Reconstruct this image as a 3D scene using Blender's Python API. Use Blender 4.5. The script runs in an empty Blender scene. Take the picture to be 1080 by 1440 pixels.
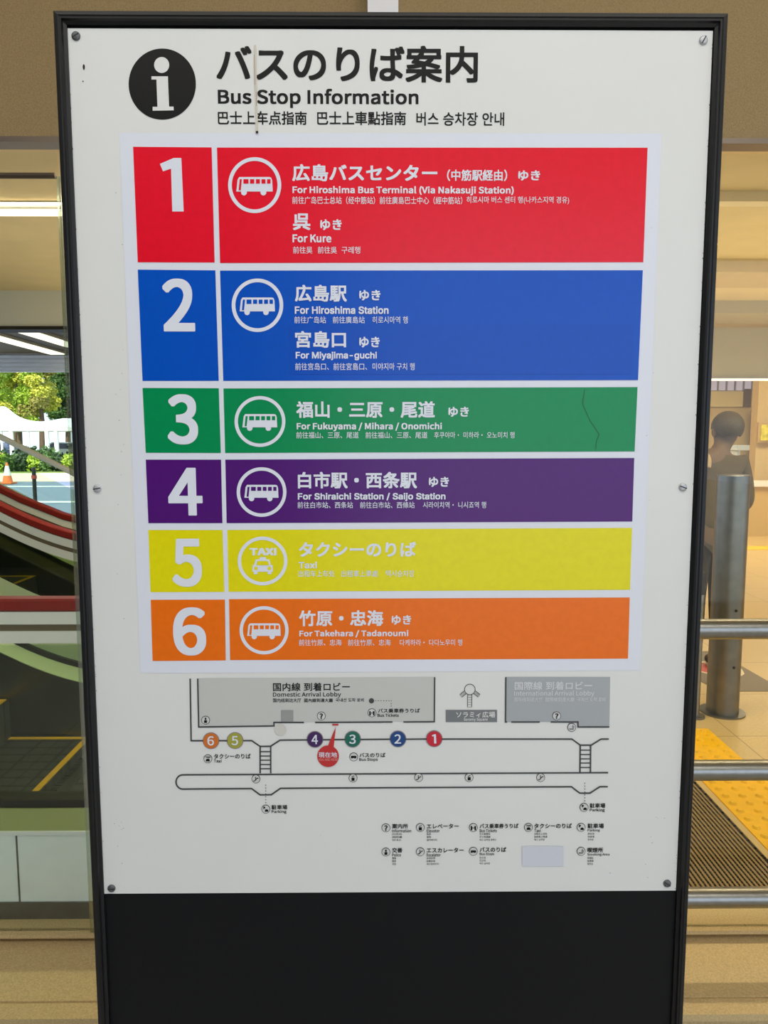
import bpy, bmesh, math, os, random
from mathutils import Vector, Matrix, noise
random.seed(7)
S = bpy.context.scene
COL = S.collection

# ------------------------------------------------------------------ camera
W = 0.917                                   # width of the white panel, metres
ZC = 1.4296                                 # height of its centre
PITCH, YAW, ROLL = 0.1006, 0.0079, -0.0006
CAM = Vector((-0.0209*W, -1.1704*W, ZC+0.0768*W))
F = 1000.0                                  # focal length in pixels of the 1080x1440 frame
def rot():
    cp, sp = math.cos(PITCH), math.sin(PITCH); cy, sy = math.cos(YAW), math.sin(YAW); cr, sr = math.cos(ROLL), math.sin(ROLL)
    R0 = Matrix(((1,0,0),(0,0,-1),(0,1,0)))
    Rz = Matrix(((cy,-sy,0),(sy,cy,0),(0,0,1)))
    Rx = Matrix(((1,0,0),(0,cp,-sp),(0,sp,cp)))
    Rr = Matrix(((cr,-sr,0),(sr,cr,0),(0,0,1)))
    return Rr @ Rx @ R0 @ Rz
RC = rot()
cd = bpy.data.cameras.new('camera'); cam = bpy.data.objects.new('camera', cd); COL.objects.link(cam)
cd.sensor_fit = 'VERTICAL'; cd.sensor_height = 36.0; cd.lens = 36.0*F/1440.0
cd.clip_start = 0.02; cd.clip_end = 300
m3 = Matrix((RC[0], -RC[1], -RC[2])).transposed()
cam.matrix_world = Matrix.Translation(CAM) @ m3.to_4x4()
S.camera = cam
def ray(u, v): return RC.transposed() @ Vector(((u-540)/F, (v-720)/F, 1.0))
def onsign(u, v):
    d = ray(u, v); t = -CAM.y/d.y; return CAM + d*t
def at(u, v, D):
    d = ray(u, v); return CAM + d*(D/d.y)
def onz(u, v, z=0.0):
    d = ray(u, v); return CAM + d*((z-CAM.z)/d.z)
def Y(D): return D + CAM.y

# ------------------------------------------------------------------ light
S.view_settings.view_transform = 'Standard'
S.view_settings.look = 'None'
S.view_settings.exposure = 0.0
S.view_settings.gamma = 1.0
S.view_settings.use_curve_mapping = False
wd = bpy.data.worlds.new('sky'); S.world = wd; wd.use_nodes = True
bg = wd.node_tree.nodes['Background']
bg.inputs[0].default_value = (0.72, 0.86, 1.08, 1); bg.inputs[1].default_value = 1.95
sd = bpy.data.lights.new('sun', 'SUN'); sd.energy = 6.0; sd.angle = math.radians(0.6); sd.color = (1.0, 0.95, 0.84)
sun = bpy.data.objects.new('sun', sd); COL.objects.link(sun)
sun.rotation_euler = Vector((0.25, 0.80, -0.95)).to_track_quat('-Z', 'Y').to_euler()
def area(name, loc, sx, sy, power, color, direction=(0,0,-1)):
    d = bpy.data.lights.new(name, 'AREA'); d.shape = 'RECTANGLE'; d.size = sx; d.size_y = sy; d.energy = power; d.color = color
    o = bpy.data.objects.new(name, d); COL.objects.link(o); o.location = loc
    o.rotation_euler = Vector(direction).to_track_quat('-Z', 'Y').to_euler(); return o
WARM = (1.0, 0.86, 0.62)
area('sign_fill', (0.2, -1.7, 3.9), 5.0, 0.6, 82, (1.0, 0.975, 0.92))  # added light with no fixture, brightens the sign from above
area('hall_lamp', (2.0, -1.0732+3.46, 2.592), 13.0, 0.10, 135, WARM)
area('ceiling_fill', (1.0, -1.0732+4.6, 1.75), 7.0, 2.8, 42, WARM, (0,0,1))  # added fill without a fixture, lifts the ceiling from below
area('hall_lamp', (5.0, -1.0732+9.5, 3.32), 6.0, 1.2, 200, WARM)
area('hall_lamp', (6.5, -1.0732+14.5, 3.32), 6.0, 1.2, 200, WARM)

# ------------------------------------------------------------------ materials
def lin(c): return tuple((x/255/12.92 if x/255 <= .04045 else ((x/255+.055)/1.055)**2.4) for x in c)
MATS = {}
def mat(name, rgb, rough=0.5, metal=0.0, spec=0.5, var=0.0, scale=40.0, emit=0.0, bump=0.0, coat=0.0):
    if name in MATS: return MATS[name]
    m = bpy.data.materials.new(name); m.use_nodes = True; nt = m.node_tree; b = nt.nodes['Principled BSDF']
    c = lin(rgb) + (1,)
    b.inputs['Base Color'].default_value = c; b.inputs['Roughness'].default_value = rough; b.inputs['Metallic'].default_value = metal
    b.inputs['Specular IOR Level'].default_value = spec; b.inputs['Coat Weight'].default_value = coat
    if var or bump:
        tc = nt.nodes.new('ShaderNodeTexCoord'); n = nt.nodes.new('ShaderNodeTexNoise'); n.inputs['Scale'].default_value = scale; n.inputs['Detail'].default_value = 6
        nt.links.new(tc.outputs['Object'], n.inputs['Vector'])
        if var:
            r = nt.nodes.new('ShaderNodeValToRGB'); r.color_ramp.elements[0].position = .3; r.color_ramp.elements[1].position = .7
            r.color_ramp.elements[0].color = tuple(x*(1-var) for x in c[:3]) + (1,); r.color_ramp.elements[1].color = tuple(min(1, x*(1+var)) for x in c[:3]) + (1,)
            nt.links.new(n.outputs['Fac'], r.inputs[0]); nt.links.new(r.outputs[0], b.inputs['Base Color'])
        if bump:
            bp = nt.nodes.new('ShaderNodeBump'); bp.inputs['Strength'].default_value = bump; bp.inputs['Distance'].default_value = .01
            nt.links.new(n.outputs['Fac'], bp.inputs['Height']); nt.links.new(bp.outputs[0], b.inputs['Normal'])
    if emit:
        b.inputs['Emission Color'].default_value = c; b.inputs['Emission Strength'].default_value = emit
    MATS[name] = m; return m
def tiles(name, rgb, grout, tw, th, rough=0.45, var=0.12, gap=0.004, offset=0.0, grain=160):
    m = bpy.data.materials.new(name); m.use_nodes = True; nt = m.node_tree; b = nt.nodes['Principled BSDF']
    tc = nt.nodes.new('ShaderNodeTexCoord'); br = nt.nodes.new('ShaderNodeTexBrick'); n = nt.nodes.new('ShaderNodeTexNoise')
    n.inputs['Scale'].default_value = grain; n.inputs['Detail'].default_value = 5
    br.offset = offset; br.inputs['Scale'].default_value = 1; br.inputs['Brick Width'].default_value = tw; br.inputs['Row Height'].default_value = th
    br.inputs['Mortar Size'].default_value = gap; br.inputs['Mortar Smooth'].default_value = .1
    c = lin(rgb)
    br.inputs['Color1'].default_value = c + (1,); br.inputs['Color2'].default_value = tuple(x*.94 for x in c) + (1,); br.inputs['Mortar'].default_value = lin(grout) + (1,)
    r = nt.nodes.new('ShaderNodeValToRGB'); r.color_ramp.elements[0].position = .3; r.color_ramp.elements[1].position = .7
    r.color_ramp.elements[0].color = (1-var,)*3 + (1,); r.color_ramp.elements[1].color = (1+var,)*3 + (1,)
    mx = nt.nodes.new('ShaderNodeMix'); mx.data_type = 'RGBA'; mx.blend_type = 'MULTIPLY'; mx.inputs['Factor'].default_value = 1
    nt.links.new(tc.outputs['Object'], br.inputs['Vector']); nt.links.new(tc.outputs['Object'], n.inputs['Vector'])
    nt.links.new(n.outputs['Fac'], r.inputs[0]); nt.links.new(br.outputs['Color'], mx.inputs[6]); nt.links.new(r.outputs[0], mx.inputs[7])
    nt.links.new(mx.outputs[2], b.inputs['Base Color']); b.inputs['Roughness'].default_value = rough
    return m
def glass(name, tint, refl=0.06, rough=0.0):
    m = bpy.data.materials.new(name); m.use_nodes = True; nt = m.node_tree; nt.nodes.remove(nt.nodes['Principled BSDF'])
    out = nt.nodes['Material Output']; t = nt.nodes.new('ShaderNodeBsdfTransparent'); g = nt.nodes.new('ShaderNodeBsdfGlossy'); mx = nt.nodes.new('ShaderNodeMixShader')
    t.inputs[0].default_value = tint + (1,); g.inputs['Roughness'].default_value = rough; mx.inputs[0].default_value = refl
    nt.links.new(t.outputs[0], mx.inputs[1]); nt.links.new(g.outputs[0], mx.inputs[2]); nt.links.new(mx.outputs[0], out.inputs[0])
    return m

# ------------------------------------------------------------------ mesh helpers
class MB:
    """collects shapes, each with a material, and links them as ONE mesh object"""
    def __init__(s): s.v = []; s.f = []; s.mi = []; s.m = []
    def idx(s, m):
        if m not in s.m: s.m.append(m)
        return s.m.index(m)
    def add(s, vs, fs, m):
        k = len(s.v); i = s.idx(m); s.v += [tuple(v) for v in vs]
        for f in fs: s.f.append(tuple(k+j for j in f)); s.mi.append(i)
    def box(s, a, b, m):
        x0,y0,z0 = a; x1,y1,z1 = b
        s.add([(x0,y0,z0),(x1,y0,z0),(x1,y1,z0),(x0,y1,z0),(x0,y0,z1),(x1,y0,z1),(x1,y1,z1),(x0,y1,z1)],
              [(0,3,2,1),(4,5,6,7),(0,1,5,4),(1,2,6,5),(2,3,7,6),(3,0,4,7)], m)
    def tube(s, pts, r, m, n=16, caps=True):
        pts = [Vector(p) for p in pts]; rs = r if isinstance(r, (list, tuple)) else [r]*len(pts)
        vs = []; up = None
        for i, p in enumerate(pts):
            t = (pts[min(i+1, len(pts)-1)] - pts[max(i-1, 0)]).normalized()
            if up is None: up = Vector((0,0,1)) if abs(t.z) < .9 else Vector((1,0,0))
            a = t.cross(up).normalized(); b = a.cross(t).normalized(); up = b
            for k in range(n):
                q = 2*math.pi*k/n; vs.append(p + (a*math.cos(q) + b*math.sin(q))*rs[i])
        fs = [(i*n+k, i*n+(k+1) % n, (i+1)*n+(k+1) % n, (i+1)*n+k) for i in range(len(pts)-1) for k in range(n)]
        if caps: fs += [tuple(range(n))[::-1], tuple(range((len(pts)-1)*n, len(pts)*n))]
        s.add(vs, fs, m)
    def sweep(s, prof, path, m, closed=True):
        """profile of (dy, dz) carried along a path of (x, y, z)"""
        n = len(prof); vs = [(x, y+a, z+b) for x, y, z in path for a, b in prof]
        fs = [(i*n+k, i*n+(k+1) % n, (i+1)*n+(k+1) % n, (i+1)*n+k) for i in range(len(path)-1) for k in range(n if closed else n-1)]
        if closed: fs += [tuple(range(n))[::-1], tuple(range((len(path)-1)*n, len(path)*n))]
        s.add(vs, fs, m)
    def build(s, name, parent=None, smooth=False, bevel=0):
        me = bpy.data.meshes.new(name); me.from_pydata(s.v, [], s.f)
        for m in s.m: me.materials.append(m)
        me.polygons.foreach_set('material_index', s.mi)
        bm = bmesh.new(); bm.from_mesh(me)
        if smooth != 'flat': bmesh.ops.recalc_face_normals(bm, faces=bm.faces)
        bm.to_mesh(me); bm.free()
        if smooth is True:
            me.polygons.foreach_set('use_smooth', [True]*len(me.polygons)); me.set_sharp_from_angle(angle=math.radians(40))
        o = bpy.data.objects.new(name, me); COL.objects.link(o)
        if parent: o.parent = parent
        if bevel:
            b = o.modifiers.new('bevel', 'BEVEL'); b.width = bevel; b.segments = 2; b.limit_method = 'ANGLE'
        return o
def thing(name, label, cat, loc=(0,0,0), group=None):
    o = bpy.data.objects.new(name, None); COL.objects.link(o); o.empty_display_size = .1
    return tag(o, label, cat, group)
def tag(o, label, cat, group=None, kind=None):
    o['label'] = label; o['category'] = cat
    if group: o['group'] = group
    if kind: o['kind'] = kind
    return o
def struct(o): o['kind'] = 'structure'; return o
def box(name, a, b, m, parent=None, bevel=0):
    k = MB(); k.box(a, b, m); return k.build(name, parent, bevel=bevel)

# ------------------------------------------------------------------ setting: facade, floors, ceilings
FACADE = 2.05
M_fascia = mat('fascia_stone', (152,127,84), .75, var=.16, scale=260, bump=.1)
M_beige = mat('beige_paint', (205,182,130), .6, var=.05, scale=12)
M_ceil = mat('hall_ceiling_paint', (226,206,156), .6, var=.05, scale=5)
M_pale = mat('pale_paint', (214,214,200), .5)
M_steel = mat('brushed_steel', (150,150,146), .32, 1.0, var=.08, scale=60)
M_dsteel = mat('dull_steel', (128,126,120), .38, 1.0, var=.14, scale=14)
M_rod = mat('bronze_rod', (120,108,96), .35, .9)
M_stone = tiles('step_stone', (206,180,130), (90,76,50), 0.62, 5.0, .8, .16, .003, grain=190)
M_hall = tiles('hall_floor_tile', (205,177,118), (150,125,80), 0.60, 0.60, .35, .10, .003, grain=90)
M_dark = tiles('dark_floor_tile', (56,58,54), (18,18,17), 0.15, 0.15, .45, .35, .004, grain=200)
M_ground = tiles('forecourt_paving', (186,184,180), (140,130,118), 0.6, 0.6, .8, .1)
M_glass = glass('facade_glass', (.96,.98,.96), .024)

s = MB(); s.box((-9, Y(FACADE)-.02, 2.316), (9, Y(FACADE)+.03, 4.0), M_fascia); struct(s.build('wall_back'))
s = MB(); s.box((-9, Y(FACADE)-.024, 2.306), (9, Y(FACADE)+.03, 2.320), M_rod); struct(s.build('trim_1'))
p = at(517, 10, FACADE-.06); q = at(560, 10, FACADE-.06)
s = MB(); s.box((p.x, Y(FACADE)-.075, 2.325), (q.x, Y(FACADE)-.02, 4.0), mat('pale_cladding', (238,234,234), .5)); struct(s.build('trim_2'))
# stone plinth under the facade, lips shaped to make dark bands
s = MB()
e0, e1 = Y(2.036), Y(1.752)
prof = [(e0, 0), (e0, -.012), (e0+.03, -.012), (e0+.03, -.030), (e1+.062, -.030), (e1+.060, -.036), (e1+.056, -.036), (e1+.054, -.030), (e1, -.030), (e1, -.05), (e1+.03, -.05), (e1+.03, -.16), (Y(2.30), -.16), (Y(2.30), 0)]
s.sweep([(a, b) for a, b in prof], [(-6, 0, 0), (9, 0, 0)], M_stone); struct(s.build('trim_3'))
struct(box('floor', (-14, -30, -.26), (14, e1+.04, -.16), M_ground))
struct(box('floor_hall', (-.2, Y(2.30), -.1), (11, Y(18), 0), M_hall))
struct(box('floor_dark', (-8, Y(2.30), -.1), (-.2, Y(13), 0), M_dark))
# unseen canopy over the pavement, needed to shade the sign from the sun
struct(box('ceiling_unseen_canopy', (-14, -7.2, 4.0), (14, Y(FACADE)+.16, 4.25), mat('canopy_paint', (205,195,165), .6)))
# hall ceilings and downstand beams
struct(box('ceiling', (-7, Y(FACADE)+.03, 2.6), (11, Y(5.4), 2.75), M_ceil))
struct(box('ceiling_hall', (0, Y(7.1), 3.4), (11, Y(18), 3.55), M_ceil))
struct(box('ceiling_hall_front', (0, Y(5.4), 2.6), (11, Y(7.1), 2.75), M_ceil))
struct(box('ceiling_side', (-9, Y(5.4)+.12, 2.74), (0, Y(10.6), 2.88), mat('side_ceiling_paint', (150,132,96), .6)))
struct(box('trim_4', (0.5, Y(4.45), 2.52), (11, Y(4.9), 2.6), M_beige))
struct(box('trim_13', (0.3, Y(3.27), 2.555), (11, Y(3.34), 2.6), mat('lamp_screen_paint', (246,232,194), .6)))  # added beam that screens the hall lamp strip from the camera
struct(box('wall_unseen_blocker', (-14, -6.6, -.16), (-.5, -6.2, 4.0), mat('blocker_dark', (46,46,46), .6)))  # added wall behind the camera, darkens the sign's reflection on the left
struct(box('trim_5', (0.5, Y(5.75), 2.50), (11, Y(6.25), 2.6), mat('grey_beam_paint', (186,176,144), .6)))
struct(box('trim_6', (-8, Y(5.4), 2.34), (-.1, Y(5.4)+.12, 2.75), M_pale))
struct(box('trim_7', (-8, Y(5.4)-.02, 2.315), (-.1, Y(5.4)+.14, 2.34), mat('dark_metal', (46,42,34), .5, .5)))
struct(box('trim_8', (0.2, Y(7.1), 2.12), (11, Y(7.1)+.15, 3.55), mat('bulkhead_paint', (214,206,170), .55)))
# corrugated white fascia of the far opening on the left
s = MB()
n = 14; z0, z1 = 2.48, 2.88
prof = [((.03 if i % 2 else -.02), z0+(z1-z0)*i/n) for i in range(n+1)]
s.sweep(prof+[(.08, z1), (.08, z0)], [(-9, Y(10.4), 0), (0, Y(10.4), 0)], mat('corrugated_white', (244,244,248), .3))
struct(s.build('trim_9'))
# walls of the hall
struct(box('wall_far', (0, Y(18), 0), (11, Y(18)+.2, 3.55), mat('far_wall_paint', (200,184,140), .6)))
struct(box('wall_right', (11, Y(FACADE)+.16, 0), (11.2, Y(18)+.2, 3.55), M_beige))
struct(box('wall_divider', (-.1, Y(6.9), 0), (0.1, Y(18), 3.55), M_beige))
# facade panes
def pane(name, x0, x1, z0, z1, D, m):
    return struct(box(name, (x0, Y(D)-.006, z0), (x1, Y(D)+.006, z1), m))
pane('window_1', -6, at(84, 330, FACADE).x-.004, 0.0, 2.29, FACADE+.01, M_glass)
pane('window_2', 0.62, 9, 0.0, 2.29, FACADE+.01, M_glass)
gp = at(84, 330, FACADE)
struct(box('trim_10', (gp.x, Y(FACADE)-.006, 0.0), (gp.x+.011, Y(FACADE)+.008, 2.222), glass('glass_edge', (.80,.88,.80), .3, .2)))
s = MB(); s.tube([(-6, Y(FACADE)-.01, 2.222), (gp.x, Y(FACADE)-.01, 2.222)], .008, M_rod, 10); struct(s.build('trim_11'))

# ------------------------------------------------------------------ the sign
sign = thing('information_sign', 'tall white bus stop information sign with six coloured route bars in a black frame', 'sign')
H = 1.419*W
PT, PB = ZC+H/2, ZC-H/2
XL, XR = -W/2, W/2
OXL, OXR = -.5175*W, .5192*W
OT = onsign(540, 20.5).z
GROUND = -.16
M_black = mat('frame_black', (15,15,17), .4, spec=.35, var=.2, scale=50)
M_lower = mat('lower_black', (9,11,15), .45, spec=.22)
M_white = mat('panel_white', (222,222,219), .3, spec=.3, var=.012, scale=6)
M_sheet = mat('vinyl_sheet_white', (221,224,234), .26, spec=.3)
M_ink = mat('ink_black', (10,10,10), .45, spec=.25)
# frame: outer box section, chamfered inwards down to the panel
def ring(o, i, yo, yi):
    return [(o[0], yo, o[2]), (o[1], yo, o[2]), (o[1], yo, o[3]), (o[0], yo, o[3]), (i[0], yi, i[2]), (i[1], yi, i[2]), (i[1], yi, i[3]), (i[0], yi, i[3])]
s = MB()
out = (OXL, OXR, GROUND, OT)
def inset(d): return (OXL+d, OXR-d, GROUND+d, OT-d)
levels = [(0, .07), (0, -.006), (.0015, -.0085), (.007, -.010), (.0085, -.0085), (.011, -.0085), (.0125, -.005), (.0165, -.0025), (.0165, .03)]
vs = []
for d, y in levels:
    a = inset(d); vs += [(a[0], y, a[2]), (a[1], y, a[2]), (a[1], y, a[3]), (a[0], y, a[3])]
fs = [(i*4+k, i*4+(k+1) % 4, (i+1)*4+(k+1) % 4, (i+1)*4+k) for i in range(len(levels)-1) for k in range(4)]
s.add(vs, fs, M_black); s.build('frame', sign)
box('back_panel', (OXL+.002, .034, GROUND+.002), (OXR-.002, .069, OT-.002), M_black, sign)

box('lower_panel', (XL-.004, .002, GROUND+.012), (XR+.004, .03, PB-.0005), M_lower, sign)

L = [-.0004, -.0008, -.0012, -.0016, -.0020]      # print layers in front of the panel
def P(u, v, k):
    q = onsign(u, v); return (q.x, L[k], q.z)
def quad(mb, pts, m, k):
    e = (len(mb.f) % 60)*2e-6                     # each printed shape a hair in front of the one before
    mb.add([(x, y-e, z) for x, y, z in (P(u, v, k) for u, v in pts)], [tuple(range(len(pts)))], m)
def rect(mb, u0, v0, u1, v1, m, k): quad(mb, [(u0,v0),(u1,v0),(u1,v1),(u0,v1)], m, k)
def disk(mb, u, v, ru, rv, m, k, n=48): quad(mb, [(u+ru*math.cos(2*math.pi*i/n), v+rv*math.sin(2*math.pi*i/n)) for i in range(n)], m, k)
def annulus(mb, u, v, ru, rv, t, m, k, n=56):
    pts = [P(u+(ru-e)*math.cos(2*math.pi*i/n), v+(rv-e)*math.sin(2*math.pi*i/n), k) for e in (0, t) for i in range(n)]
    mb.add(pts, [(i, (i+1) % n, n+(i+1) % n, n+i) for i in range(n)], m)
def line(mb, pts, w, m, k):
    """mitred polyline of even width"""
    pts = [Vector(p) for p in pts]; n = len(pts); left = []; right = []
    for i, p in enumerate(pts):
        d0 = (p-pts[i-1]).normalized() if i else (pts[1]-p).normalized()
        d1 = (pts[i+1]-p).normalized() if i < n-1 else d0
        n0 = Vector((-d0.y, d0.x)); n1 = Vector((-d1.y, d1.x)); b = (n0+n1).normalized(); c = max(.4, b.dot(n0))
        left.append(p+b*w/2/c); right.append(p-b*w/2/c)
    for i in range(n-1): quad(mb, [left[i], left[i+1], right[i+1], right[i]], m, k)
def font(f):
    try: return bpy.data.fonts.load(os.path.join(bpy.utils.system_resource('DATAFILES'), 'fonts', f))      # ships inside Blender
    except Exception: return None
FONT = {'cjk': font('Noto Sans CJK Regular.woff2'), 'latin': font('Inter.woff2')}
def text(mb, string, u0, u1, v0, v1, m, k, bold=0.0, latin=False, clean=False):
    """set a line of lettering so that its ink fills the given box; heavier weights stack slightly shifted outlines"""
    c = bpy.data.curves.new('lettering', 'FONT'); c.body = string; c.size = 1.0; c.resolution_u = 3; c.fill_mode = 'FRONT'
    if clean or v1-v0 > 18: c.resolution_u = 10
    f = None if not string.isascii() else FONT['latin' if latin and 'k' not in string.lower() else 'cjk']
    if f: c.font = f
    if latin and 'k' in string.lower(): bold *= .5
    if bold and len(string) > 1: c.space_character = 1+bold*.6
    o = bpy.data.objects.new('lettering', c); COL.objects.link(o)
    dg = bpy.context.evaluated_depsgraph_get(); me = bpy.data.meshes.new_from_object(o.evaluated_get(dg))
    base = [v.co.copy() for v in me.vertices]; fs = [tuple(p.vertices) for p in me.polygons]
    if latin and string.isascii():                # loose faces, so that crossing strokes never share a depth
        base = [base[a] for f_ in fs for a in f_]; k_ = 0; loose = []
        for f_ in fs: loose.append(tuple(range(k_, k_+len(f_)))); k_ += len(f_)
        fs = loose
    par = list(range(len(base)))
    def root(a):
        while par[a] != a: par[a] = par[par[a]]; a = par[a]
        return a
    for f_ in fs:
        for a in f_[1:]: par[root(a)] = root(f_[0])
    order = {}; lift = [(order.setdefault(root(a), len(order)) % 7)*6e-7 for a in range(len(base))]
    bpy.data.objects.remove(o); bpy.data.meshes.remove(me); bpy.data.curves.remove(c)
    if clean: bold *= max(v.y for v in base)-min(v.y for v in base)
    x0 = min(v.x for v in base)-bold; x1 = max(v.x for v in base)+bold; y0 = min(v.y for v in base)-bold; y1 = max(v.y for v in base)+bold
    A, B = onsign(u0, (v0+v1)/2), onsign(u1, (v0+v1)/2); T, Bo = onsign((u0+u1)/2, v0), onsign((u0+u1)/2, v1)
    sq = [(max(-1, min(1, 1.25*math.cos(math.pi*i/20))), max(-1, min(1, 1.25*math.sin(math.pi*i/20)))) for i in range(40)] if clean else [(1,1),(1,0),(1,-1),(0,-1),(-1,-1),(-1,0),(-1,1),(0,1)]; n = len(sq) if bold else 0
    for i in range(n+1):
        dx, dy = (bold*sq[i][0], bold*sq[i][1]) if i < n else (0, 0)
        mb.add([(A.x+(v.x+dx-x0)/(x1-x0)*(B.x-A.x), L[k]-i*5e-6-lift[j], Bo.z+(v.y+dy-y0)/(y1-y0)*(T.z-Bo.z)) for j, v in enumerate(base)], fs, m)

# heading
s = MB()
text(s, 'バスのりば案内', 304, 672, 64, 116, M_ink, 0, .022)
text(s, 'Bus Stop Information', 306.5, 588.5, 125, 152, M_ink, 0, .009)
text(s, '巴士上车点指南', 306.5, 431.5, 156.5, 175.5, M_ink, 0, .017)
text(s, '巴士上車點指南', 446, 571, 157, 176, M_ink, 0, .017)
text(s, '버스 승차장 안내', 585.5, 709, 158, 177, M_ink, 0, .014)
s.build('heading_lettering', sign, 'flat')
s = MB()
disk(s, 228.3, 118.4, 47.3, 50, M_ink, 0, 72)
disk(s, 227.6, 91.8, 10.6, 11.2, M_white, 1)
quad(s, [(160+a/4.154, 40+b/4.154) for a, b in ((221,281),(317,281),(324,458),(350,458),(351,480),(228,482),(228,459),(256,459),(250,300),(221,300))], M_white, 1)
s.build('information_symbol', sign, 'flat')
# white panel with its specks and rusty edges, and the rust streak
M_rust = mat('rust', (150,118,84), .8); M_stain = mat('rust_streak', (205,196,178), .6); M_speck = mat('dark_speck', (44,28,22), .8)
s = MB(); s.box((XL, 0, PB), (XR, .03, PT), M_white)
disk(s, 118, 94.5, 1.6, 4.0, M_speck, 0, 14); disk(s, 117, 114.5, .9, 1.0, M_speck, 0, 10)
for i in range(46):
    u = random.choice([random.uniform(160,175), random.uniform(905,935), random.uniform(180,900)]); v = random.choice([random.uniform(195,940), random.uniform(1140,1240)])
    if 187 < u < 900 and v < 950: continue
    if 530 < u < 860 and 1150 < v < 1222: continue
    disk(s, u, v, random.uniform(.3,.7), random.uniform(.3,.7), mat('grey_speck', (120,116,110), .8), 0, 6)
for i in range(110):
    t = random.random(); w = random.uniform(.15, .5)
    u, v = (94.8+53*t, 40+1214*t) if i % 2 else (1002.2-52.5*t, 46+1206*t)
    disk(s, u+(w if i % 2 else -w)*.8, v, w, w*random.uniform(1,3), random.choice([M_speck, M_rust, M_speck]), 0, 6)
s.build('information_panel', sign, 'flat')
s = MB()
line(s, [(359.2,64),(360,110),(361,150),(361.8,186)], 2.6, M_stain, 3)
line(s, [(358.0,78),(359.0,120)], .5, M_rust, 4); line(s, [(360.6,130),(361.0,150)], .5, M_rust, 4)
rect(s, 360, 185, 363.4, 188.4, M_speck, 4)
s.build('rust_streak', sign, 'flat')

# vinyl sheet with the six routes
s = MB(); quad(s, [(168,187),(930.5,188),(900,942.8),(197.6,946.5)], M_sheet, 0)
sheet = s.build('route_sheet', sign, 'flat')
COLR = {1: (228,16,42), 2: (0,79,188), 3: (0,136,78), 4: (78,20,112), 5: (226,216,10), 6: (236,110,12)}
CN = {1: 'red', 2: 'blue', 3: 'green', 4: 'purple', 5: 'yellow', 6: 'orange'}
MR = {k: mat('vinyl_'+CN[k], c, .26, spec=.34, var=.03, scale=90) for k, c in COLR.items()}
TILE = {1: [(187.4,206.7),(297.8,207.6),(302,369.3),(194,369)], 2: [(194,379.3),(303,380.4),(307.8,535.6),(200.7,535.6)],
        3: [(200.7,545.6),(307.8,546),(310.7,637),(205.2,636.7)], 4: [(205.2,646.3),(311,646.3),(313,735.6),(208.9,735.6)],
        5: [(208.9,745.2),(313,745.2),(315.6,832.2),(211.9,832.6)], 6: [(212.2,843.3),(316.4,843),(317.6,928.5),(214.8,929.3)]}
BAR = {1: [(305.2,207.8),(910.4,208),(904.4,368.9),(309.6,370)], 2: [(309.6,380.7),(903.7,380.2),(897,534.6),(314.2,535.6)],
       3: [(314.4,546.3),(896.3,544.4),(892.2,634.8),(316.8,637)], 4: [(317,646.3),(891.7,644),(888.9,733.3),(318.9,735.6)],
       5: [(320,745.2),(888.6,742.2),(885.7,829.3),(321.6,832)], 6: [(322.2,842.4),(885.4,840),(882.9,926),(323.7,928.1)]}
NUM = {1: (225.2,258.6,222.6,297.8), 2: (229.3,274,392,466.3), 3: (235.6,278.5,554.4,625), 4: (236.7,284.8,657.8,724.8), 5: (242.2,284,757.4,825), 6: (243.7,290,853.7,921.5)}
ICON = {1: (321,395.6,221.5,300), 2: (326,398.5,391.9,467), 3: (330,401.5,557,628.5), 4: (333,403,657,726.7), 5: (334.4,404.4,754.4,823), 6: (337,406,852.2,920)}
def bus(mb, u, v, ru, rv, body, hole, k, windows=True):
    q = lambda pts, m, kk: quad(mb, [(u+a*ru, v+b*rv) for a, b in pts], m, kk)
    q([(-.69,.23),(-.64,-.20),(-.58,-.29),(.55,-.29),(.62,-.27),(.66,-.18),(.68,.23)], body, k)
    disk(mb, u-.40*ru, v+.26*rv, .11*ru, .11*rv, body, k, 20); disk(mb, u+.33*ru, v+.26*rv, .11*ru, .11*rv, body, k, 20)
    if windows:
        for a, b in ((-.42,-.23),(-.17,-.01),(.05,.20),(.26,.41),(.47,.60)): q([(a,-.21),(b,-.21),(b,-.05),(a,-.05)], hole, k+1)
        q([(-.56,-.21),(-.48,-.21),(-.52,.19),(-.60,.19)], hole, k+1)
def taxi(mb, u, v, ru, rv, body, hole, k, t=True):
    q = lambda pts, m, kk: quad(mb, [(u+a*ru, v+b*rv) for a, b in pts], m, kk)
    if t: text(mb, 'TAXI', u-.52*ru, u+.56*ru, v-.53*rv, v-.23*rv, body, k, .02)
    q([(-.11,-.16),(.13,-.16),(.15,-.04),(-.13,-.04)], body, k)
    q([(-.27,-.07),(.27,-.07),(.35,.20),(-.36,.20)], body, k); q([(-.40,.16),(.40,.16),(.42,.44),(-.41,.44)], body, k)
    q([(-.35,.42),(-.20,.42),(-.20,.54),(-.35,.54)], body, k); q([(.21,.42),(.36,.42),(.36,.54),(.21,.54)], body, k)
    q([(-.20,.0),(.21,.0),(.26,.17),(-.25,.17)], hole, k+1)
    disk(mb, u-.26*ru, v+.30*rv, .07*ru, .07*rv, hole, k+1, 14); disk(mb, u+.27*ru, v+.30*rv, .07*ru, .07*rv, hole, k+1, 14)
def numeral(mb, d, u0, u1, v0, v1, m, k, bold):
    if d != 1: text(mb, str(d), u0, u1, v0, v1, m, k, bold, False, True); return
    q = lambda a, b: (u0+(u1-u0)*a, v0+(v1-v0)*b)
    quad(mb, [q(*p) for p in ((.58,0),(.90,0),(1,1),(.52,1),(.47,.20),(.13,.25),(0,.11))], m, k)
HB, EB, SB = .027, .022, .004
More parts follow.
